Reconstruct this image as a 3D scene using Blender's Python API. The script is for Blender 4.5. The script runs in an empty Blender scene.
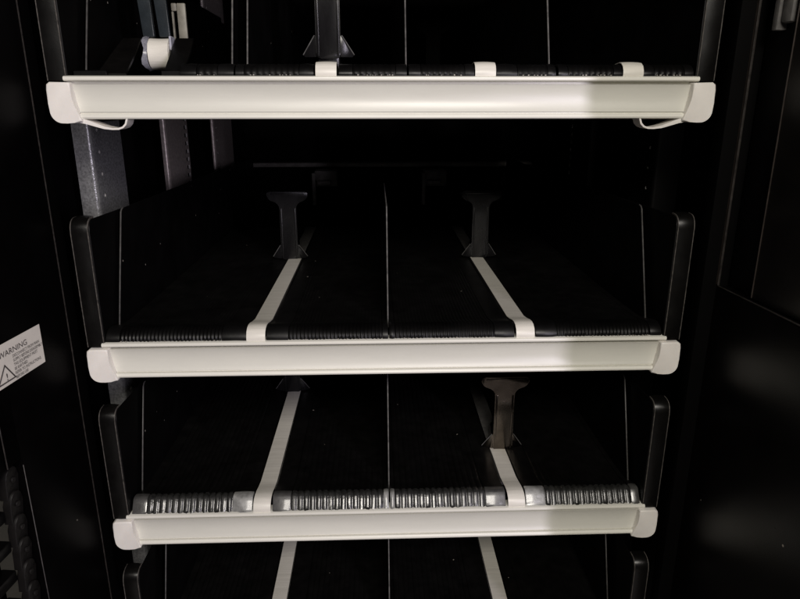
import bpy, bmesh, math, random
from mathutils import Vector, Matrix
random.seed(7)
scene = bpy.context.scene
C = scene.collection

# ------------------------------------------------------------------ materials
def mat(name, col, rough=.5, spec=.5, metal=0., noise=0., nscale=40., bump=0., bscale=200., rvar=0.,
        specks=0., stretch=None, coat=0., sss=0., spscale=60., smear=0.):
    m = bpy.data.materials.new(name); m.use_nodes = True
    nt = m.node_tree; N = nt.nodes; L = nt.links
    b = N['Principled BSDF']
    b.inputs['Roughness'].default_value = rough
    b.inputs['Specular IOR Level'].default_value = spec
    b.inputs['Metallic'].default_value = metal
    b.inputs['Coat Weight'].default_value = coat
    b.inputs['Coat Roughness'].default_value = .12
    if sss:
        b.inputs['Subsurface Weight'].default_value = sss
        b.inputs['Subsurface Radius'].default_value = (.006, .005, .004)
        b.inputs['Subsurface Scale'].default_value = .5
    tc = N.new('ShaderNodeTexCoord')
    mp = N.new('ShaderNodeMapping'); L.new(tc.outputs['Object'], mp.inputs['Vector'])
    if stretch: mp.inputs['Scale'].default_value = stretch
    nz = N.new('ShaderNodeTexNoise'); nz.inputs['Scale'].default_value = nscale
    nz.inputs['Detail'].default_value = 6; nz.inputs['Roughness'].default_value = .6
    L.new(mp.outputs[0], nz.inputs['Vector'])
    cr = N.new('ShaderNodeValToRGB')
    c0 = [max(0, c*(1-noise)) for c in col]; c1 = [min(1, c*(1+noise)) for c in col]
    cr.color_ramp.elements[0].position = .3; cr.color_ramp.elements[1].position = .7
    cr.color_ramp.elements[0].color = (*c0, 1); cr.color_ramp.elements[1].color = (*c1, 1)
    L.new(nz.outputs['Fac'], cr.inputs['Fac'])
    out = cr.outputs['Color']
    if specks:
        # sparse dust grains and paint chips, part of the surface itself
        vo = N.new('ShaderNodeTexVoronoi'); vo.inputs['Scale'].default_value = spscale
        vo.inputs['Randomness'].default_value = 1
        L.new(tc.outputs['Object'], vo.inputs['Vector'])
        sep = N.new('ShaderNodeSeparateColor'); L.new(vo.outputs['Color'], sep.inputs[0])
        pick = N.new('ShaderNodeMath'); pick.operation = 'GREATER_THAN'; pick.inputs[1].default_value = 1 - specks
        L.new(sep.outputs[0], pick.inputs[0])
        size = N.new('ShaderNodeMath'); size.operation = 'MULTIPLY'; size.inputs[1].default_value = .055
        L.new(sep.outputs[1], size.inputs[0])
        near = N.new('ShaderNodeMath'); near.operation = 'LESS_THAN'
        L.new(vo.outputs['Distance'], near.inputs[0]); L.new(size.outputs[0], near.inputs[1])
        both = N.new('ShaderNodeMath'); both.operation = 'MULTIPLY'
        L.new(pick.outputs[0], both.inputs[0]); L.new(near.outputs[0], both.inputs[1])
        mx = N.new('ShaderNodeMix'); mx.data_type = 'RGBA'
        L.new(both.outputs[0], mx.inputs[0]); L.new(out, mx.inputs[6]); mx.inputs[7].default_value = (.34, .31, .27, 1)
        out = mx.outputs[2]
    L.new(out, b.inputs['Base Color'])
    if rvar or smear:
        nr = N.new('ShaderNodeTexNoise'); nr.inputs['Scale'].default_value = 9 if smear else 25
        nr.inputs['Detail'].default_value = 8
        L.new(mp.outputs[0], nr.inputs['Vector'])
        mr = N.new('ShaderNodeMapRange'); v = rvar or smear
        mr.inputs[1].default_value = .3; mr.inputs[2].default_value = .7
        mr.inputs[3].default_value = max(.05, rough-v); mr.inputs[4].default_value = min(1, rough+v)
        L.new(nr.outputs['Fac'], mr.inputs[0]); L.new(mr.outputs[0], b.inputs['Roughness'])
    if bump:
        nb = N.new('ShaderNodeTexNoise'); nb.inputs['Scale'].default_value = bscale
        nb.inputs['Detail'].default_value = 3
        L.new(mp.outputs[0], nb.inputs['Vector'])
        bp = N.new('ShaderNodeBump'); bp.inputs['Strength'].default_value = bump
        bp.inputs['Distance'].default_value = .001
        L.new(nb.outputs['Fac'], bp.inputs['Height']); L.new(bp.outputs[0], b.inputs['Normal'])
    return m

M = {}
M['rail'] = mat('cream_rail_plastic', (.745, .73, .66), .35, .55, noise=.075, nscale=22, rvar=.08, bump=.03, bscale=600, stretch=(.25, 1, 1))
M['channel'] = mat('shaded_channel_plastic', (.635, .625, .565), .37, .6, noise=.07, nscale=20, rvar=.09, bump=.025, bscale=500, stretch=(.2, 1, 1))  # same plastic as the rail; darker base paints in the lips' extra light
M['cap'] = mat('end_cap_plastic', (.80, .765, .72), .38, .5, noise=.04, nscale=60, bump=.05, bscale=700, sss=.12)
M['tape'] = mat('spring_tape_plastic', (.74, .71, .64), .40, .45, noise=.10, nscale=120, bump=.10, bscale=300, stretch=(.15, 2.5, 1))
M['black'] = mat('black_plastic', (.0018, .0016, .0018), .42, .22, noise=.3, rvar=.08, bump=.04, bscale=900, specks=.15, spscale=55)
M['plate'] = mat('black_side_plate_paint', (.0016, .0014, .0015), .5, .16, noise=.3, rvar=.08, bump=.03, bscale=700, specks=.40, spscale=48)
M['flange'] = mat('black_flange_paint', (.0032, .0029, .0027), .32, .42, noise=.35, nscale=120, rvar=.08, bump=.04, bscale=800)
M['edge'] = mat('worn_plate_edge', (.085, .077, .070), .38, .4, noise=.6, nscale=160)
M['dimrim'] = mat('dull_metal_rim', (.028, .0245, .0225), .4, .3, noise=.6, nscale=120)
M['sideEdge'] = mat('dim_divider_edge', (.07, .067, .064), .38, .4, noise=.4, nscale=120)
M['dividerEdge'] = mat('grey_divider_edge', (.13, .125, .12), .38, .4, noise=.5, nscale=120)
M['wall'] = mat('black_wall_paint', (.0014, .0012, .0014), .55, .12, noise=.3, rvar=.06, bump=.08, bscale=900, specks=.15, spscale=28)
M['rearbar'] = mat('lightened_rear_metal', (.14, .13, .122), .5, .4, noise=.4, nscale=60)  # lighter base stands in for light missing at the rear bar and brackets
M['dullblack'] = mat('dull_black_paint_and_shade', (.0007, .0006, .0006), .7, .05, noise=.3)
M['doorleft'] = mat('matt_black_door_paint', (.0013, .0011, .0012), .36, .025, noise=.3, rvar=.03, bump=.16, bscale=1100, specks=.22, spscale=34)
M['door'] = mat('black_door_paint', (.0020, .0016, .0016), .30, .21, noise=.3, rvar=.03, bump=.16, bscale=1100, specks=.22, spscale=34)
M['post'] = mat('grey_powder_coat', (.25, .25, .258), .24, .8, metal=.35, noise=.40, nscale=420, bump=.28, bscale=900)
M['postface'] = mat('grey_powder_coat_rear', (.42, .37, .345), .32, .7, metal=.3, noise=.3, nscale=200, bump=.25, bscale=900)
M['hole'] = mat('punched_slot_edge', (.35, .34, .33), .4, .5)
M['dark'] = mat('slot_void', (.001, .001, .001), .9, .1)
M['mat'] = mat('ribbed_mat_plastic', (.0020, .0018, .0018), .45, .22, noise=.4, nscale=80, rvar=.1, specks=.006, spscale=90)
M['bed'] = mat('dull_black_bed', (.0036, .0033, .0032), .42, .30, noise=.5, nscale=70, rvar=.08, specks=.40, spscale=42)
M['film'] = mat('glossy_ribbed_film', (.024, .024, .023), .30, .62, noise=.6, nscale=160, rvar=.10, bump=.35, bscale=240, coat=.25)
M['clip'] = mat('smooth_film_end', (.05, .049, .047), .36, .65, noise=.5, nscale=60, rvar=.14, bump=.4, bscale=110, coat=.4)
M['sheenclip'] = mat('sheen_film_end', (.24, .24, .23), .34, .55, noise=.55, nscale=70, rvar=.14, bump=.5, bscale=120, coat=.3)  # lighter copy of the film end; its colour paints a bright reflection
M['stitch'] = mat('pale_perforation', (.30, .28, .25), .5, .4, noise=.5, nscale=300)
M['matclip'] = mat('smooth_mat_end', (.0030, .0028, .0029), .42, .3, noise=.4, nscale=60, rvar=.1, bump=.2, bscale=110)
M['pusher'] = mat('black_pusher_plastic', (.0080, .0076, .0082), .28, .36, noise=.35, nscale=70, rvar=.10, bump=.08, bscale=500, stretch=(1, 1, .4))
M['pushergloss'] = mat('glossy_brown_black_pusher', (.15, .128, .108), .20, .6, metal=1., noise=.35, nscale=50, rvar=.05, bump=.06, bscale=400)
M['wingrim'] = mat('wing_edge_highlight', (.10, .097, .095), .3, .6, noise=.5, nscale=200)  # pale colour paints the highlight along the wing's slanted edge
M['pusherblue'] = mat('blue_black_pusher_plastic', (.017, .022, .026), .38, .5, noise=.3, nscale=70, rvar=.08, bump=.08, bscale=500)
M['track'] = mat('grey_track_plastic', (.12, .115, .11), .45, .4, noise=.3, nscale=120)
M['bracket'] = mat('beige_bracket_plastic', (.27, .255, .205), .45, .4, noise=.25, nscale=90)
M['clear'] = mat('milky_coil_film', (.42, .42, .48), .25, .6, noise=.2, nscale=90, bump=.5, bscale=150)
M['sticker'] = mat('sticker_paper', (.70, .66, .60), .5, .4, noise=.05, nscale=50)
M['ink'] = mat('black_ink', (.05, .045, .042), .6, .3)
M['strip'] = mat('brown_black_metal', (.034, .027, .023), .42, .4, noise=.4, nscale=90)
M['panel'] = mat('satin_brown_black_panel', (.010, .0082, .0074), .36, .4, noise=.3, nscale=40, rvar=.04, bump=.1, bscale=800, specks=.12, spscale=28)

# ------------------------------------------------------------------ mesh helpers
def link(name, bm, m, parent=None, smooth=True, angle=40):
    bmesh.ops.recalc_face_normals(bm, faces=bm.faces[:])
    me = bpy.data.meshes.new(name); bm.to_mesh(me); bm.free()
    ms = m if isinstance(m, (list, tuple)) else [m]
    for k in ms: me.materials.append(M[k])
    if smooth:
        me.shade_smooth(); me.set_sharp_from_angle(angle=math.radians(angle))
    o = bpy.data.objects.new(name, me); C.objects.link(o)
    if parent: o.parent = parent
    return o

def thing(name, label, cat, loc=(0, 0, 0), rz=0, group=None):
    o = bpy.data.objects.new(name, None); o.empty_display_size = .05; C.objects.link(o)
    o.location = loc; o.rotation_euler = (0, 0, rz)
    o['label'] = label; o['category'] = cat
    if group: o['group'] = group
    return o

def box(bm, x0, x1, y0, y1, z0, z1, bev=0., seg=2):
    v = [bm.verts.new((x, y, z)) for x in (x0, x1) for y in (y0, y1) for z in (z0, z1)]
    q = [(0, 1, 3, 2), (4, 6, 7, 5), (0, 4, 5, 1), (2, 3, 7, 6), (0, 2, 6, 4), (1, 5, 7, 3)]
    fs = [bm.faces.new([v[i] for i in f]) for f in q]
    if bev:
        es = list({e for f in fs for e in f.edges})
        bmesh.ops.bevel(bm, geom=es, offset=bev, segments=seg, profile=.5, affect='EDGES', clamp_overlap=True)
    return fs

def prism(bm, pts, axis, a, b, bev=0., seg=2):
    """closed outline in the two other axes, extruded along axis from a to b"""
    def P(p, t):
        return (t, p[0], p[1]) if axis == 'x' else (p[0], t, p[1]) if axis == 'y' else (p[0], p[1], t)
    va = [bm.verts.new(P(p, a)) for p in pts]; vb = [bm.verts.new(P(p, b)) for p in pts]
    n = len(pts); fs = [bm.faces.new(va), bm.faces.new(vb[::-1])]
    for i in range(n): fs.append(bm.faces.new((va[i], vb[i], vb[(i+1) % n], va[(i+1) % n])))
    if bev:
        es = list(fs[0].edges)+list(fs[1].edges)
        bmesh.ops.bevel(bm, geom=es, offset=bev, segments=seg, profile=.5, affect='EDGES', clamp_overlap=True)
    return fs

def arc(cx, cy, r, a0, a1, n=8, ry=None):
    ry = ry or r
    return [(cx+r*math.cos(math.radians(a0+(a1-a0)*i/n)), cy+ry*math.sin(math.radians(a0+(a1-a0)*i/n))) for i in range(n+1)]

def ribbon(bm, path, x0, x1, th, cols=1, crown=0.):
    """band of thickness th following a (y,z) path, spanning x0..x1"""
    n = len(path); nr = []
    for i in range(n):
        a = path[max(0, i-1)]; b = path[min(n-1, i+1)]
        d = Vector((b[0]-a[0], b[1]-a[1])).normalized(); nr.append((-d.y, d.x))
    top, bot = [], []
    for i, (y, z) in enumerate(path):
        rt, rb = [], []
        for k in range(cols+1):
            t = k/cols; x = x0+(x1-x0)*t; h = crown*(1-(2*t-1)**2)
            rt.append(bm.verts.new((x, y+nr[i][0]*h, z+nr[i][1]*h)))
            rb.append(bm.verts.new((x, y-nr[i][0]*(th-h), z-nr[i][1]*(th-h))))
        top.append(rt); bot.append(rb)
    for i in range(n-1):
        for k in range(cols):
            bm.faces.new((top[i][k], top[i][k+1], top[i+1][k+1], top[i+1][k]))
            bm.faces.new((bot[i][k], bot[i+1][k], bot[i+1][k+1], bot[i][k+1]))
        bm.faces.new((top[i][0], top[i+1][0], bot[i+1][0], bot[i][0]))
        bm.faces.new((top[i][-1], bot[i][-1], bot[i+1][-1], top[i+1][-1]))
    for i in (0, n-1):
        for k in range(cols): bm.faces.new((top[i][k], bot[i][k], bot[i][k+1], top[i][k+1]))

def transform(bm, m): bmesh.ops.transform(bm, matrix=m, verts=bm.verts[:])

# ------------------------------------------------------------------ tray
HW = .2980                                                        # half width over the end caps
RAIL = [(.014, .0212), (.004, .0216), (.0005, .0214), (-.0012, .0205), (-.0017, .0192), (-.0013, .0178), (-.0002, .0170),
        (.0056, .0167), (.0056, .0146), (.0070, .0150), (.0070, -.0098), (.0024, -.0098), (.0024, -.0107), (-.0008, -.0109), (-.0020, -.0120),
        (-.0024, -.0136), (-.0018, -.0149), (-.0004, -.0156), (.014, -.0156)]
def make_channel(parent):
    bm = bmesh.new()
    pts = []
    for i in range(15):                                           # shallow concave label holder
        t = i/14; z = .0143-t*(.0143+.0095)
        pts.append((.0012+.0030*math.sin(math.pi*t)**.8, z))
    pts += [(.0068, -.0095), (.0068, .0143)]
    prism(bm, pts, 'x', -.2772, .2772)
    return link('label_channel', bm, 'channel', parent, angle=50)

def make_cap(side, parent, tongue):
    bm = bmesh.new()
    o = [(-.2980, .0095), (-.2972, .0142), (-.2945, .0162), (-.2776, .0158), (-.2768, .0148), (-.2770, .0085), (-.2765, .002), (-.2750, -.004), (-.2728, -.0105), (-.2704, -.0158), (-.2708, -.0174)]
    o += [(-.2770, -.0184), (-.2830, -.0189)] + arc(-.2868, -.0086, .0102, 264, 184, 14) + [(-.2975, -.002)]
    vs = [(side*-1*-x if side < 0 else -x, z) for x, z in o]
    vs = [((x if side < 0 else -x), z) for x, z in o]
    prism(bm, vs, 'y', -.0046, .019, bev=.0022, seg=3)
    # hooked tongue curling in under the rail
    pt = [(-.2800, -.0160), (-.2735, -.0164), (-.2680, -.0178), (-.2600, -.0205), (-.2530, -.0228), (-.2460, -.0239), (-.2405, -.0238), (-.2365, -.0224), (-.2338, -.0197), (-.2322, -.0150)]
    if not tongue: pt = []
    n = len(pt); rings = []
    for i, (x, z) in enumerate(pt):
        a = pt[max(0, i-1)]; b = pt[min(n-1, i+1)]
        d = Vector((b[0]-a[0], b[1]-a[1])).normalized(); w_ = .0008+.0018*max(0, 1-i/5); nx, nz = -d.y*w_, d.x*w_
        s = 1 if side < 0 else -1
        rings.append([bm.verts.new((s*(x+nx*k), y, z+nz*k)) for k, y in ((1, -.001), (1, .016), (-1, .016), (-1, -.001))])
    for i in range(n-1):
        for k in range(4): bm.faces.new((rings[i][k], rings[i][(k+1) % 4], rings[i+1][(k+1) % 4], rings[i+1][k]))
    if tongue: bm.faces.new(rings[0]); bm.faces.new(rings[-1][::-1])
    return link('end_cap', bm, 'cap', parent, angle=35)

PLATE_TOP = [(.014, .128), (.021, .1345), (.030, .1378), (.040, .1385)]
def make_side(side, parent):
    s = side
    bm = bmesh.new()
    out = [(.001, .0175), (.001, .132), (.0016, .1358), (.0028, .1390), (.0046, .1415), (.0072, .1430), (.0105, .1436), (.45, .1295), (.86, .1260), (.86, -.020), (.02, -.020), (.02, .0175)]
    prism(bm, [(y, z) for y, z in out], 'x', s*.2800, s*.2814, bev=.0004, seg=1)
    p = link('side_plate', bm, 'plate', parent, angle=30)
    # rounded outward flange along the front edge
    path = [(.0005, .0172), (-.0002, .06), (-.0004, .1320), (.0001, .1360), (.0014, .1395), (.0034, .1422), (.0064, .1441), (.0100, .1450), (.0165, .1452)]
    bm = bmesh.new()
    xa, xb = sorted((s*.2816, s*.2966))
    ribbon(bm, [(y, z) for y, z in path], xa, xb, .0020, cols=6, crown=.0008)
    link('front_flange', bm, 'flange', p, angle=50)
    bm = bmesh.new()                                              # worn bare rim along both edges of the flange
    for x in (s*.2812, s*.2970):
        ribbon(bm, [(y-.0003, z) for y, z in path], x-.00036, x+.00036, .0014)
    link('worn_rim', bm, 'edge', p, angle=50)
    return p

def make_guide(x, lean, parent, zb=.0235, height=.1425, name='lane_divider', edge='dividerEdge', w=.00068):
    """tall raked divider plate with a pale front edge"""
    yt = .075
    bm = bmesh.new()
    out = [(.031, zb), (.0355, .037), (.0735, height-.003), (.0765, height-.0006), (.080, height), (.62, height-.010), (.62, zb)]
    prism(bm, out, 'x', x-.0007, x+.0007)
    d = link(name, bm, 'plate', parent, angle=30)
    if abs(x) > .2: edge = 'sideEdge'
    bm = bmesh.new()
    path = [(.0300, zb), (.0345, .037), (.0725, height-.003), (.0758, height-.0003), (.0800, height+.0006), (.30, height-.0034)]
    n = path if abs(x) < .2 else path[:-1]
    ribbon(bm, n, x-w, x+w, .0014, cols=2, crown=.0004)
    link('front_edge', bm, edge, d, angle=60)
    return d

def front_path(back, zb, bulge=.0):
    if bulge > 0:
        return [(.0020, .0190), (.0024, .0203), (.0040, .0226), (.0062, .0257), (.0086, .0291), (.0112, .0327), (.0124, .0337), (.0150, .0341), (.0200, .0334), (.0320, .0298), (.0480, .0266), (.09, zb+.0015), (.16, zb), (back, zb-.004)]
    p = [(.0030, .0195), (.0022, .0222), (.0028, .0252), (.0052, .0286), (.0095, .0312), (.0150, .0322), (.0220, .0316), (.0320, .0290), (.0480, .0262)]
    p = [(y, z+bulge*(z-.0195)/.012) for y, z in p]
    return p + [(.09, zb+.0015), (.16, zb), (back, zb-.004)]

def make_mat(segs, pitch, amp, m, clipm, parent, bulge=0., jitter=0., back=.60, dots=0.):
    """ribbed bed sheet: segs = list of (x0, x1, kind) with kind rib / flat; one mesh, rolled down over the front"""
    path = front_path(back, .0235, bulge)
    n = len(path); nr = []
    for i in range(n):
        a = path[max(0, i-1)]; b = path[min(n-1, i+1)]
        d = Vector((b[0]-a[0], b[1]-a[1])).normalized(); nr.append((-d.y, d.x))
    bm = bmesh.new()
    for x0, x1, kind in segs:
        xs = []
        if kind == 'rib':
            x = x0; k = 0
            c = max(2, round((x1-x0)/pitch)); w = (x1-x0)/c
            for k in range(c):
                j = random.uniform(-jitter, jitter); hj = 1+random.uniform(-jitter, jitter)*1.6
                b = x0+k*w
                if jitter > .1: xs += [(b, 0), (b+w*.10, .08*amp), (b+w*(.20+j*.25), .92*amp*hj), (b+w*(.30+j*.25), amp*hj), (b+w*(.58+j*.3), amp*hj*(1+j)), (b+w*(.70+j*.3), .9*amp*hj), (b+w*.84, .08*amp)]
                else: xs += [(b, 0), (b+w*.10, .15*amp*hj), (b+w*(.28+j*.2), .85*amp*hj), (b+w*(.45+j*.2), amp*hj), (b+w*(.64+j*.2), .8*amp*hj), (b+w*.82, .18*amp*hj)]
            xs.append((x1, 0))
            mi = 0
        else:
            hw = random.uniform(-.0003, .0006)
            xs = [(x0+.0003, -.0008), (x0+.0005, amp*.7), (x0+.0016, amp*.95), ((x0+x1)/2, amp+hw), (x1-.0016, amp*.95), (x1-.0005, amp*.7), (x1-.0003, -.0008)]
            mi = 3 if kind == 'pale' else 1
        rows = []
        for i, (y, z) in enumerate(path):
            # the ribs are full at the rolled front and shallow on the bed behind
            f = 1. if y < .05 else .55
            wob = random.uniform(-1, 1)*jitter*.0005 if jitter else 0
            foot = (lambda h: .0017+(1-max(0, min(1, h/amp)))*.0012) if (i == 0 and kind == 'rib') else (lambda h: .0012 if i == 0 else 0)
            rows.append([bm.verts.new((x, y+nr[i][0]*(h*f), z+nr[i][1]*(h*f)+foot(h))) for x, h in xs])
        for i in range(n-1):
            for k in range(len(xs)-1):
                f = bm.faces.new((rows[i][k], rows[i][k+1], rows[i+1][k+1], rows[i+1][k])); f.material_index = mi if path[i][0] < .016 else 2
    if jitter:
        for v in bm.verts:
            if v.co.z < .0215 and v.co.y < .004: v.co.z += .0009*math.sin(v.co.x*190)+.0004*math.sin(v.co.x*900)
    if dots:
        for x0, x1, kind in segs:                                 # worn perforations along the foot of the ribs
            if kind != 'rib': continue
            x = x0+.001
            while x < x1-.002:
                if random.random() < dots:
                    w_ = random.uniform(.0005, .0014); nf = len(bm.faces)
                    for f in box(bm, x, x+w_, .0004, .0016, .0219, .0219+random.uniform(.0005, .0010)): f.material_index = 4
                x += random.uniform(.0018, .0036)
    o = link('ribbed_mat', bm, [m, clipm, 'bed', 'sheenclip', 'stitch'], parent, angle=60)
    return o

def make_tray(zc, label, lanes, pitch, amp, m, clipm, jitter, bulge, dividers):
    t = thing('shelf_tray', label, 'shelf', (0, 0, zc), 0, 'trays of the cabinet')
    bm = bmesh.new(); prism(bm, RAIL, 'x', -.2832, .2832)
    # lower lip is cut back between the caps
    rail = link('front_rail', bm, 'rail', t, angle=38)
    make_channel(rail)
    for s in (-1, 1): make_cap(s, t, zc == 0); make_side(s, t)
    bm = bmesh.new(); box(bm, -.2796, .2796, .016, .62, .0085, .0150, .0008, 1)
    link('floor_pan', bm, 'black', t)
    for segs in lanes: make_mat(segs, pitch, amp, m, clipm, t, bulge, jitter, dots=.55 if zc == 0 else .3 if m == 'mat' else 0)
    for x in dividers: make_guide(x, 0, t)
    return t

def half(x0, a, b, x1, left_end=None, right_end=None):
    return [(x0, a, 'flat'), (a, b, 'rib'), (b, x1, 'flat')]

lanesB = [half(-.2800, -.2660, -.1663, -.1413), half(-.1222, -.0996, -.0060, .0004), half(.0010, .0071, .1075, .1283), half(.1492, .1717, .2668, .2790)]
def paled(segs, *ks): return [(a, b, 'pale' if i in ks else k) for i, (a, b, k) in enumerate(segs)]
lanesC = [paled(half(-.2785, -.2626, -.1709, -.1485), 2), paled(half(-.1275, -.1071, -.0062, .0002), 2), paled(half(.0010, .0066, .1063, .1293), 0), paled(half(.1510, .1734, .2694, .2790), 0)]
lanesD = [half(-.2785, -.2626, -.1709, -.1530), half(-.1310, -.1071, -.0062, .0002), half(.0010, .0066, .1063, .1340), half(.1560, .1734, .2694, .2790)]
lanesA = [half(-.1830, -.168, -.150, -.1350), half(-.1345, -.1262, -.078, -.0645),
          half(-.0430, -.030, .008, .0185), half(.0195, .031, .070, .0790), half(.0985, .118, .145, .1530),
          half(.1545, .164, .205, .2135), half(.2315, .243, .270, .2790)]
trayA = make_tray(0, 'topmost shelf tray, with four narrow lanes and a white coil roll showing at its left', lanesA, .0052, .00035, 'mat', 'matclip', 0, -.0005, (-.2755, -.1424, -.1284, .0186, .1535))
trayShade = make_tray(.2500, 'unseen shelf tray added above the topmost rail to shade the top lanes', lanesA, .0052, .00035, 'mat', 'matclip', 0, -.0005, ())  # added out of view to keep light off the back of the top lanes
trayB = make_tray(-.2505, 'second shelf tray from the top, with two wide lanes of fine dull black ribs', lanesB, .0037, .00065, 'mat', 'matclip', .03, 0, (-.2765, .0004, .2735))
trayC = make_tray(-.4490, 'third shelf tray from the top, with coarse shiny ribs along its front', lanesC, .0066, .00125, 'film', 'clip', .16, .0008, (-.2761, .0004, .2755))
trayD = make_tray(-.6480, 'lowest shelf tray, its front cut off by the bottom of the picture', lanesD, .0066, .00125, 'film', 'clip', .16, .0008, (-.2714, .0004, .2714))

# ------------------------------------------------------------------ pushers (each lifts out of its tray with its spring tape)
def rounded(pts, r=.002, n=3):
    out = []
    k = len(pts)
    for i in range(k):
        p = Vector(pts[i]); a = Vector(pts[i-1]); b = Vector(pts[(i+1) % k])
        da = (a-p); db = (b-p); ra = min(r, da.length*.45); rb = min(r, db.length*.45)
        s = p+da.normalized()*ra; e = p+db.normalized()*rb
        for j in range(n+1):
            t = j/n; out.append(tuple((1-t)**2*s+2*t*(1-t)*p+t*t*e))
    return out

def paddle_bm(h=.100, stem=.0122, ear=.0298, slot=False):
    T = [(-stem, 0), (-stem, .012), (-stem*.98, h-.026), (-stem-.001, h-.017), (-ear+.004, h-.0125), (-ear, h-.006), (-ear+.001, h),
         (ear-.001, h), (ear, h-.006), (ear-.004, h-.0125), (stem+.001, h-.017), (stem*.98, h-.026), (stem, .012), (stem, 0)]
    T = rounded(T, .0048, 5)
    bm = bmesh.new()
    prism(bm, T, 'y', -.0015, .0015, bev=.0006, seg=2)
    # side webs that turn the stem into a shallow channel
    for s in (-1, 1):
        a, b = sorted((s*(stem-.0022), s*stem*1.0))
        box(bm, a+.0001, b-.0001, .0016, .010, .001, h-.027, .0004, 1)
    for s in (-1, 1):                                             # raised rails down both sides of the stem
        a, b = sorted((s*(stem-.0034), s*(stem-.0012)))
        box(bm, a, b, -.0026, -.0016, .002, h-.024, .0004, 2)
    box(bm, -ear+.006, ear-.006, -.0024, -.0016, h-.0042, h-.0022, .0003, 2)
    return bm

def wing_bm(s, stem=.0120, w=.0255, h=.0215):
    bm = bmesh.new()
    A = [(s*stem, 0, .0012), (s*(w-.002), .004, .0012), (s*w, .0045, .0035), (s*(stem+.0015), .0005, h), (s*stem, 0, h)]
    B = [(x, y+.0022, z) for x, y, z in A]
    va = [bm.verts.new(p) for p in A]; vb = [bm.verts.new(p) for p in B]
    bm.faces.new(va); bm.faces.new(vb[::-1])
    for i in range(5): bm.faces.new((va[i], va[(i+1) % 5], vb[(i+1) % 5], vb[i]))
    bmesh.ops.bevel(bm, geom=bm.edges[:], offset=.0005, segments=2, profile=.5, affect='EDGES')
    p, q = Vector(A[3]), Vector(A[2]); d = (q-p).normalized(); n = Vector((0, -1, 0)); t = d.cross(n).normalized()
    c = [[bm.verts.new(e+n*(.0005*math.cos(k*math.pi/3))+t*(.0005*math.sin(k*math.pi/3))) for k in range(6)] for e in (p, q)]
    for k in range(6):
        f = bm.faces.new((c[0][k], c[0][(k+1) % 6], c[1][(k+1) % 6], c[1][k])); f.material_index = 1
    bm.faces.new(c[0]).material_index = 1; bm.faces.new(c[1][::-1]).material_index = 1
    return bm

def pusher(x, y, zc, label, xt, group, dark='pusher', h=.100, dz=0.):
    """x,y: paddle; xt: lane centre of the spring tape"""
    t = thing('product_pusher', label, 'pusher', (x, y, zc+.0235+dz), 0, group)
    p = link('paddle', paddle_bm(h), dark, t, angle=35)
    for s in (-1, 1): link('wing', wing_bm(s), [dark, 'wingrim'], p, angle=35)
    bm = bmesh.new(); box(bm, -.0112, .0112, .0028, .034, -.002-dz, .022, .003, 2)
    link('coil_housing', bm, dark, t)
    dx = xt-x
    bm = bmesh.new()                                              # tape rolled over the front edge, drawn back to the coil
    path = [(.0012, .0200), (.0002, .0228), (.0007, .0262), (.0032, .0302), (.0082, .0330), (.0150, .0338), (.0240, .0328), (.036, .0300), (.052, .0272)]
    if y > .09: path += [(y*.5+.04, .0256), (y+.004, .0240)]
    else: path += [(y+.004, .0262)]
    ribbon(bm, [(a-y, b-.0235-dz) for a, b in path], dx-.0093, dx+.0093, .0007, cols=6, crown=.0004)
    tp = link('spring_tape', bm, 'tape', t, angle=60)
    bm = bmesh.new()                                              # darker track the pusher runs on
    box(bm, dx-.0098, dx+.0098, max(.05-y, -.5), .60-y, -.0072-dz, -.0022-dz, .0008, 1)
    link('track', bm, 'track', t)
    for s in (-1, 1):                                             # guide lips left and right of the tape
        bm = bmesh.new(); a, b = sorted((dx+s*.0101, dx+s*.0120))
        box(bm, a, b, .045-y, .58-y, -.007-dz, .0008-dz, .0005, 1); link('track_lip', bm, 'black', t)
    return t
G = 'spring pushers in the lanes'
pusher(-.0562, .080, 0, 'black pusher upright at the front of the top shelf, right of the coil roll', -.0538, G, h=.11, dz=.0165)
pusher(.0900, .59, 0, 'pusher far back in the third lane of the top shelf, behind its white tape end', .0886, G, 'dullblack')  # near-black instead of pusher plastic paints in the shade deep in the lane
pusher(.2230, .56, 0, 'pusher far back in the rightmost top shelf lane, behind its white tape end', .2225, G, 'dullblack')  # same painted shade here
pusher(-.1385, .335, -.2505, 'black T-shaped pusher on the left white tape of the second shelf', -.1318, G)
pusher(.1425, .335, -.2505, 'black T-shaped pusher on the right white tape of the second shelf', .1388, G)
pusher(-.1405, .300, -.4490, 'black pusher on the left of the third shelf, its top hidden by the second rail', -.1380, G)
pusher(.1462, .120, -.4490, 'glossy black T-shaped pusher drawn forward on the right of the third shelf', .1404, G, 'pushergloss')
pusher(-.1440, .40, -.6480, 'pusher in the left lane of the lowest shelf, hidden but for its long white tape', -.1420, G)
pusher(.1470, .40, -.6480, 'pusher in the right lane of the lowest shelf, hidden but for its long white tape', .1449, G)

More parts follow.
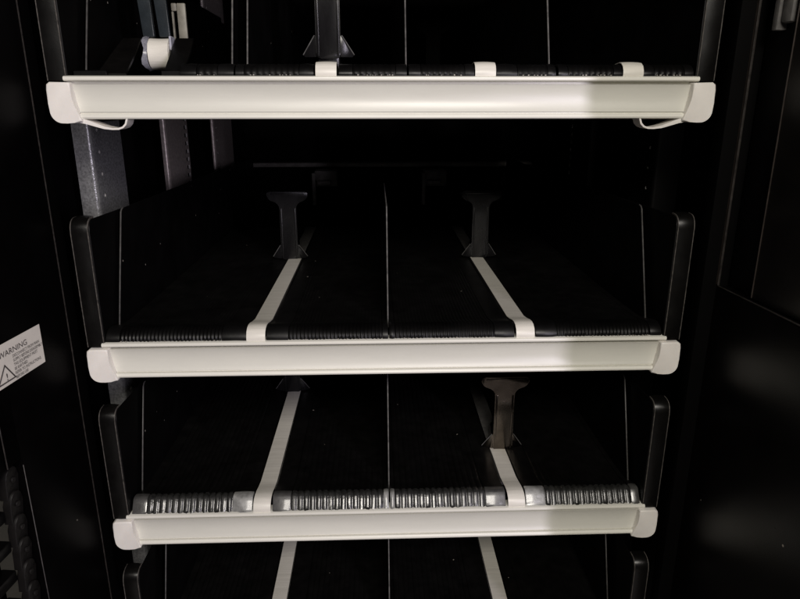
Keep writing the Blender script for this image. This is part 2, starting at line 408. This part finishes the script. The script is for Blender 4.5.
# the pusher at the left of the top tray: leaning slotted paddle, bare coil roll, lifted side flaps
t = thing('product_pusher', 'slotted blue-black pusher over a bare white coil roll, left on the top shelf', 'pusher', (-.2140, .058, .0235), 0, G)
bm = bmesh.new()
for a, b, lean in ((-.0155, -.0035, 0), (-.0003, .0113, 0)):
    out = [(a+.001, .034), (b-.0004, .034), (b-.002, .075), (b-.003, .125), (a-.003, .125), (a-.0015, .075)]
    prism(bm, rounded(out, .0012, 2), 'y', -.002, .003, bev=.0008, seg=2)
box(bm, -.0185, .0085, -.0016, .0026, .1252, .136, .001, 1)
p = link('paddle', bm, 'pusherblue', t, angle=35)
bm = bmesh.new()
ys = []
for k in range(41):                                               # the coiled tape
    a = math.radians(-60+k*9*3.2); r = .0150-.00009*k*1.6
    ys.append((math.cos(a)*r, .0185+math.sin(a)*r))
ribbon(bm, ys, -.0083, .0105, .0007, cols=6, crown=.0005)
link('coil', bm, 'tape', t, angle=60)
bm = bmesh.new()
prism(bm, [(.0*1+math.cos(i*.2618)*.0132, .0185+math.sin(i*.2618)*.0132) for i in range(24)], 'x', -.0081, .0103)
link('coil_core', bm, 'tape', t, angle=60)
bm = bmesh.new()                                                  # crumpled clear film sleeve at the coil's side
ring0 = []
for k in range(15):
    a = math.radians(60+k*17); rr = .0148+.0010*math.sin(k*.95)
    ring0.append((bm.verts.new((-.0086, math.cos(a)*rr, .0185+math.sin(a)*rr)), bm.verts.new((-.0128+.0016*math.sin(k*1.25), math.cos(a)*(rr+.001), .0185+math.sin(a)*(rr+.001)))))
for i in range(14): bm.faces.new((ring0[i][0], ring0[i+1][0], ring0[i+1][1], ring0[i][1]))
bmesh.ops.solidify(bm, geom=bm.faces[:], thickness=.0005)
link('film_sleeve', bm, 'clear', t, angle=30)
bm = bmesh.new()                                                  # small film flare on the right of the coil
box(bm, .0108, .0128, -.008, .006, .022, .0345, .0006, 1)
link('coil_washer', bm, 'clear', t)
bm = bmesh.new()                                                  # pale slotted bracket behind the paddle
ox, oz = -.0130+.0, .041
box(bm, -.0062, .0030, .09, .094, oz-.012, oz+.034, .0012, 2)
box(bm, -.0120, -.0064, .09, .094, oz+.026, oz+.034, .0012, 2)
box(bm, -.0120, -.0100, .09, .094, oz-.012, oz+.0258, .0006, 1)
link('slotted_bracket', bm, 'bracket', t)
for side, (b0, b1, t0, t1) in enumerate(((-.0430, -.0180, -.0352, -.0190), (.0150, .0320, .0140, .0310))):
    bm = bmesh.new()                                              # side flap of the lane bed, lifted off its seat
    F0 = [(b0, -.049, .0), (b1, -.049, .0), (b1*.5+t1*.5+.001, -.020, .0185), (t1, .004, .0335), (t0, .004, .0335), (b0*.5+t0*.5, -.020, .0185)]
    va = [bm.verts.new(q) for q in F0]; vb = [bm.verts.new((q[0], q[1]+.0016, q[2]-.0016)) for q in F0]
    bm.faces.new(va); bm.faces.new(vb[::-1])
    for i in range(6): bm.faces.new((va[i], va[(i+1) % 6], vb[(i+1) % 6], vb[i]))
    link('lifted_flap', bm, 'flange', t, angle=20)
bm = bmesh.new(); box(bm, -.064, -.034, -.05, .5, -.004, .003, .001, 1); box(bm, .013, .031, -.05, .5, -.004, .003, .001, 1)
link('lane_base', bm, 'black', t)

# ------------------------------------------------------------------ cabinet
cab = thing('vending_cabinet', 'black inside of the open cabinet around the shelf trays, grey slotted posts at its left', 'cabinet')
bm = bmesh.new(); box(bm, -.39, .39, .92, .94, -1.1, .75, .002, 1); back = link('back_wall', bm, 'dullblack', cab)
bm = bmesh.new(); box(bm, -.345, .345, .885, .9195, -.149, -.139, .003, 2); link('ledge', bm, 'rearbar', back)
for x in (-.12, .12):
    bm = bmesh.new()
    box(bm, x-.025, x+.025, .84, .884, -.186, -.152, .003, 2); box(bm, x-.019, x+.012, .825, .8395, -.182, -.172, .002, 1)
    box(bm, x-.03, x-.022, .83, .8395, -.226, -.156, .001, 1)
    link('motor_bracket', bm, 'rearbar', back)
for s in (-1, 1):
    bm = bmesh.new(); a, b = sorted((s*.352, s*.372)); box(bm, a, b, -.008, .919, -1.1, .75, .002, 1)
    w = link('side_wall', bm, 'wall', cab)
    # front jamb the tray stack sits in
    bm = bmesh.new(); a, b = sorted((s*.3085, s*.3515)); box(bm, a, b, -.008, .012, -1.1, .75, .0018, 2)
    link('front_jamb', bm, 'dullblack', cab)
def upright(s, y0, y1, side, xi=.315, slots='round', ret=.030, rim='hole'):
    """folded sheet post: front return, rounded corner, side sheet with a column of real punched holes"""
    if slots == 'round': pitch, ha, hb, rz = .0235, y0+.0135, y0+.0225, .0021
    else: pitch, ha, hb, rz = .0125, y1-.021, y1-.003, .0030
    prof = [(s*(xi+ret), y0+.0005)]+[(s*(xi+.0045-.0045*math.sin(a*.1571)), y0+.0045-.0045*math.cos(a*.1571)) for a in range(0, 11, 2)]+[(s*xi, ha)]
    tail = [(s*xi, hb), (s*xi, y1), (s*(xi+.004), y1+.0005)]
    bm = bmesh.new(); sm = (ha+hb)/2; ry = .0024 if slots == 'round' else .0075
    nz = int(1.85/pitch); cache = {}
    def V(x, y, z):
        k = (round(x, 5), round(y, 5), round(z, 5))
        if k not in cache: cache[k] = bm.verts.new((x, y, z))
        return cache[k]
    for r in range(nz):
        za = -1.1+r*pitch; zb = za+pitch; zm = (za+zb)/2
        for seq in (prof, tail):
            for p, q in zip(seq, seq[1:]): bm.faces.new((V(*p, za), V(*q, za), V(*q, zb), V(*p, zb)))
        c = [(ha, za), (hb, za), (hb, zb), (ha, zb)]
        n = 8 if slots == 'round' else 4
        if n == 8: ring = [(sm+ry*math.cos(math.radians(202.5+45*k)), zm+rz*math.sin(math.radians(202.5+45*k))) for k in range(8)]
        else: ring = [(sm-ry, zm-rz), (sm+ry, zm-rz), (sm+ry, zm+rz), (sm-ry, zm+rz)]
        R = [V(s*xi, *p) for p in ring]; K = [V(s*xi, *p) for p in c]
        D = [V(s*(xi+.0022), *p) for p in ring]
        if n == 4:
            for k in range(4): bm.faces.new((K[k], K[(k+1) % 4], R[(k+1) % 4], R[k]))
        else:
            # ring order starts lower-left: 0 left-low, 1 low-left, 2 low-right, 3 right-low, 4 right-up, 5 up-right, 6 up-left, 7 left-up
            bm.faces.new((K[0], K[1], R[2], R[1])); bm.faces.new((K[1], K[2], R[4], R[3])); bm.faces.new((K[2], K[3], R[6], R[5])); bm.faces.new((K[3], K[0], R[0], R[7]))
            bm.faces.new((K[0], R[1], R[0])); bm.faces.new((K[1], R[3], R[2])); bm.faces.new((K[2], R[5], R[4])); bm.faces.new((K[3], R[7], R[6]))
        for k in range(n):
            f = bm.faces.new((R[k], R[(k+1) % n], D[(k+1) % n], D[k])); f.material_index = 1
        f = bm.faces.new(D); f.material_index = 2
    bmesh.ops.recalc_face_normals(bm, faces=bm.faces[:])
    bmesh.ops.solidify(bm, geom=bm.faces[:], thickness=.0008)
    return link('upright', bm, [side, rim, 'dark'], cab, angle=50)
upright(-1, .110, .196, 'post', xi=.3125, ret=.019)
upright(-1, .378, .492, 'postface', slots='long', ret=.008)
upright(-1, .672, .832, 'postface', ret=.006)
upright(1, .150, .230, 'wall')  # right posts in black: their shade is put into the colour
upright(1, .400, .500, 'wall', slots='long')

# ------------------------------------------------------------------ left door (opened a little past square)
ang = math.atan(.12)
ld = thing('cabinet_door', 'black cabinet door at left with a white warning label on its inner face', 'door', (-.307, -.012, 0), -ang, 'doors of the cabinet')
# local frame: -y runs from the hinge to the free edge, +x is the inner face
def lp(bm, s0, s1, z0, z1, d0=-.02, d1=0., bev=.0012): return box(bm, d0, d1, -s1, -s0, z0, z1, bev, 2)
bm = bmesh.new()
lp(bm, .0, .0945, -1.1, .75); lp(bm, .0946, .42, -.294, .75); lp(bm, .1135, .42, -1.1, -.2942, -.035, -.024)
link('inner_panel', bm, 'doorleft', ld)
bm = bmesh.new(); box(bm, .0001, .0010, -.0952, -.0942, -1.1, -.300, .0003, 1); box(bm, .0001, .0010, -.1140, -.1128, -.2935, -.24, .0003, 1)
link('slot_edge', bm, 'dimrim', ld)
bm = bmesh.new(); box(bm, -.0006, .0004, -.0006, .0004, -1.1, .75)
link('hinge_edge', bm, 'dimrim', ld)
bm = bmesh.new()
for k in range(9):
    z = -.345-k*.030; lp(bm, .1136, .30, z, z+.011, -.0238, -.010, .0015)
    lp(bm, .150, .156, z-.018, z-.0005, -.0238, -.016, .001)
link('louvre_bar', bm, 'black', ld)
M['chain'] = mat('black_chain_plastic', (.006, .0052, .005), .5, .28, noise=.3, nscale=90, bump=.1, bscale=400)
for k in range(12):                                               # overlapping round tabs of the cable chain
    z = -.2955-k*.0235
    lk = bmesh.new()
    o = arc(-.1040, z-.0135, .0082, 200, 340, 2)[:0]+[(-.1122, z-.030), (-.0962, z-.030), (-.0962, z-.0125)]+arc(-.1042, z-.0125, .0080, 0, 180, 10, .0115)[1:]
    prism(lk, o, 'x', -.012+.0, -.0045, bev=.0009, seg=2)
    transform(lk, Matrix.Translation((0, 0, 0)))
    for v in lk.verts: v.co.x += (z-.0125-v.co.z)*-.10
    prism(lk, arc(-.1042, z-.0135, .0026, 0, 330, 11), 'x', -.0046, -.0030, bev=.0003, seg=1)
    link('chain_link', lk, 'chain', ld, angle=35)
# warning label
st = None
bm = bmesh.new(); box(bm, .0002, .0005, -.128, -.0425, -.2255, -.1895, 0)
st = link('warning_sticker', bm, 'sticker', ld); st['label'] = 'white warning label printed in black'
inkbm = bmesh.new()
def letters(body, size, s_left, z, squash=1.):
    cu = bpy.data.curves.new('txt', 'FONT'); cu.body = body; cu.size = size; cu.resolution_u = 3
    ob = bpy.data.objects.new('txt', cu); C.objects.link(ob)
    me = bpy.data.meshes.new_from_object(ob.evaluated_get(bpy.context.evaluated_depsgraph_get()))
    tmp = bmesh.new(); tmp.from_mesh(me)
    for v in tmp.verts: v.co = Vector((.0009, -s_left+v.co.x*squash, z+v.co.y))
    tmp.to_mesh(me); tmp.free(); inkbm.from_mesh(me)
    bpy.data.objects.remove(ob); bpy.data.curves.remove(cu); bpy.data.meshes.remove(me)
letters('WARNING', .0070, .1000, -.2006, 1.10)
for k, ln in enumerate(('DISCONNECT FROM MAIN', 'SUPPLY BEFORE DISASSEMBLY', 'THIS EQUIPMENT MUST', 'BE EARTHED', 'REFER TO INSTRUCTIONS', 'BEFORE USE')):
    letters(ln, .0037, .0835, -.2050-k*.0038, .82)
letters('!', .0090, .0955, -.2210, 1.3)
tri = [(-.1065, -.2225), (-.0830, -.2225), (-.0945, -.2065)]; cx_, cz_ = -.0947, -.2172
inn = [(cx_+(a-cx_)*.80, cz_+(b-cz_)*.80) for a, b in tri]
va = [inkbm.verts.new((.0009, a, b)) for a, b in tri]; vb = [inkbm.verts.new((.0009, a, b)) for a, b in inn]
for i in range(3): inkbm.faces.new((va[i], va[(i+1) % 3], vb[(i+1) % 3], vb[i]))
link('printed_text', inkbm, 'ink', st, smooth=False)

# ------------------------------------------------------------------ right door
ang = math.atan(.073)
rd = thing('cabinet_door', 'black glossy cabinet door at right with a raised lower panel and a thin ledge', 'door', (.3225, -.001, 0), ang, 'doors of the cabinet')
def rp(bm, s0, s1, z0, z1, d0, d1, bev=.0012): return box(bm, d0, d1, -s1, -s0, z0, z1, bev, 2)
bm = bmesh.new(); rp(bm, -.0092, .50, -1.1, -.1740, 0, .03, .0022); lowp = link('lower_panel', bm, 'door', rd)
bm = bmesh.new(); rp(bm, -.0092, .50, -.1741, -.1733, -.0002, .0018, .0002); link('ledge_rim', bm, 'dimrim', lowp)
bm = bmesh.new(); rp(bm, .056, .50, -.1726, .75, .0045, .03); up = link('upper_panel', bm, 'panel', rd)
bm = bmesh.new(); rp(bm, .0545, .0556, -.1720, .75, .0040, .0100, .0003); link('panel_rim', bm, 'strip', up)
bm = bmesh.new(); rp(bm, .0105, .0545, -.1726, .75, .010, .03); link('recess', bm, 'wall', rd)
bm = bmesh.new(); rp(bm, -.0085, .0095, -.1726, .75, -.0008, .0012, .0006)
sp = link('hinge_strip', bm, 'strip', rd)
bm = bmesh.new(); rp(bm, .0096, .0103, -.1726, .75, -.0012, .0010, .0002); rp(bm, -.0092, -.0086, -.1726, .75, -.0012, .0010, .0002); link('strip_rim', bm, 'dimrim', sp)
bm = bmesh.new()
rp(bm, .030, .0365, .0570, .75, .000, .0098, .0010); rp(bm, .0368, .050, .062, .75, .002, .0098, .003)
link('latch_bracket', bm, 'track', rd)

M['unseen_floor'] = mat('grey_unseen_floor', (.42, .40, .37), .5, .4, noise=.15, nscale=6)
bm = bmesh.new(); box(bm, -3, 3, -3.5, 1.5, -1.14, -1.104)  # unseen room floor, put in for the glossy pusher to reflect
link('unseen_floor', bm, 'unseen_floor')['kind'] = 'structure'

# ------------------------------------------------------------------ light: dim room, lamps in front of the open machine
w = bpy.data.worlds.new('World'); scene.world = w; w.use_nodes = True
w.node_tree.nodes['Background'].inputs[0].default_value = (1, .93, .86, 1)
w.node_tree.nodes['Background'].inputs[1].default_value = .011
def area(name, loc, tgt, sx, sy, power, col):
    l = bpy.data.lights.new(name, 'AREA'); l.shape = 'RECTANGLE'; l.size = sx; l.size_y = sy; l.energy = power; l.color = col
    o = bpy.data.objects.new(name, l); C.objects.link(o); o.location = loc
    o.rotation_euler = (Vector(tgt)-Vector(loc)).to_track_quat('-Z', 'Y').to_euler()
    return o
area('ceiling_lamp', (.10, -1.40, .64), (0, 0, -.2), .55, .32, 17.5, (1, .945, .86))
area('corridor_lamp', (.723, -1.50, .10), (.05, 0, -.2), .022, .80, 12.5, (.93, .86, 1))

# ------------------------------------------------------------------ camera
cam = bpy.data.cameras.new('camera'); co = bpy.data.objects.new('camera', cam); C.objects.link(co)
co.location = (-.01045, -.61697, .00465)
co.rotation_euler = (math.radians(90-17.2563), 0, math.radians(-2.0749))
cam.sensor_width = 36; cam.lens = 656.448/800*36; cam.clip_start = .01; cam.clip_end = 50
scene.camera = co
scene.view_settings.view_transform = 'Standard'; scene.view_settings.look = 'None'
scene.view_settings.exposure = 0; scene.view_settings.gamma = 1
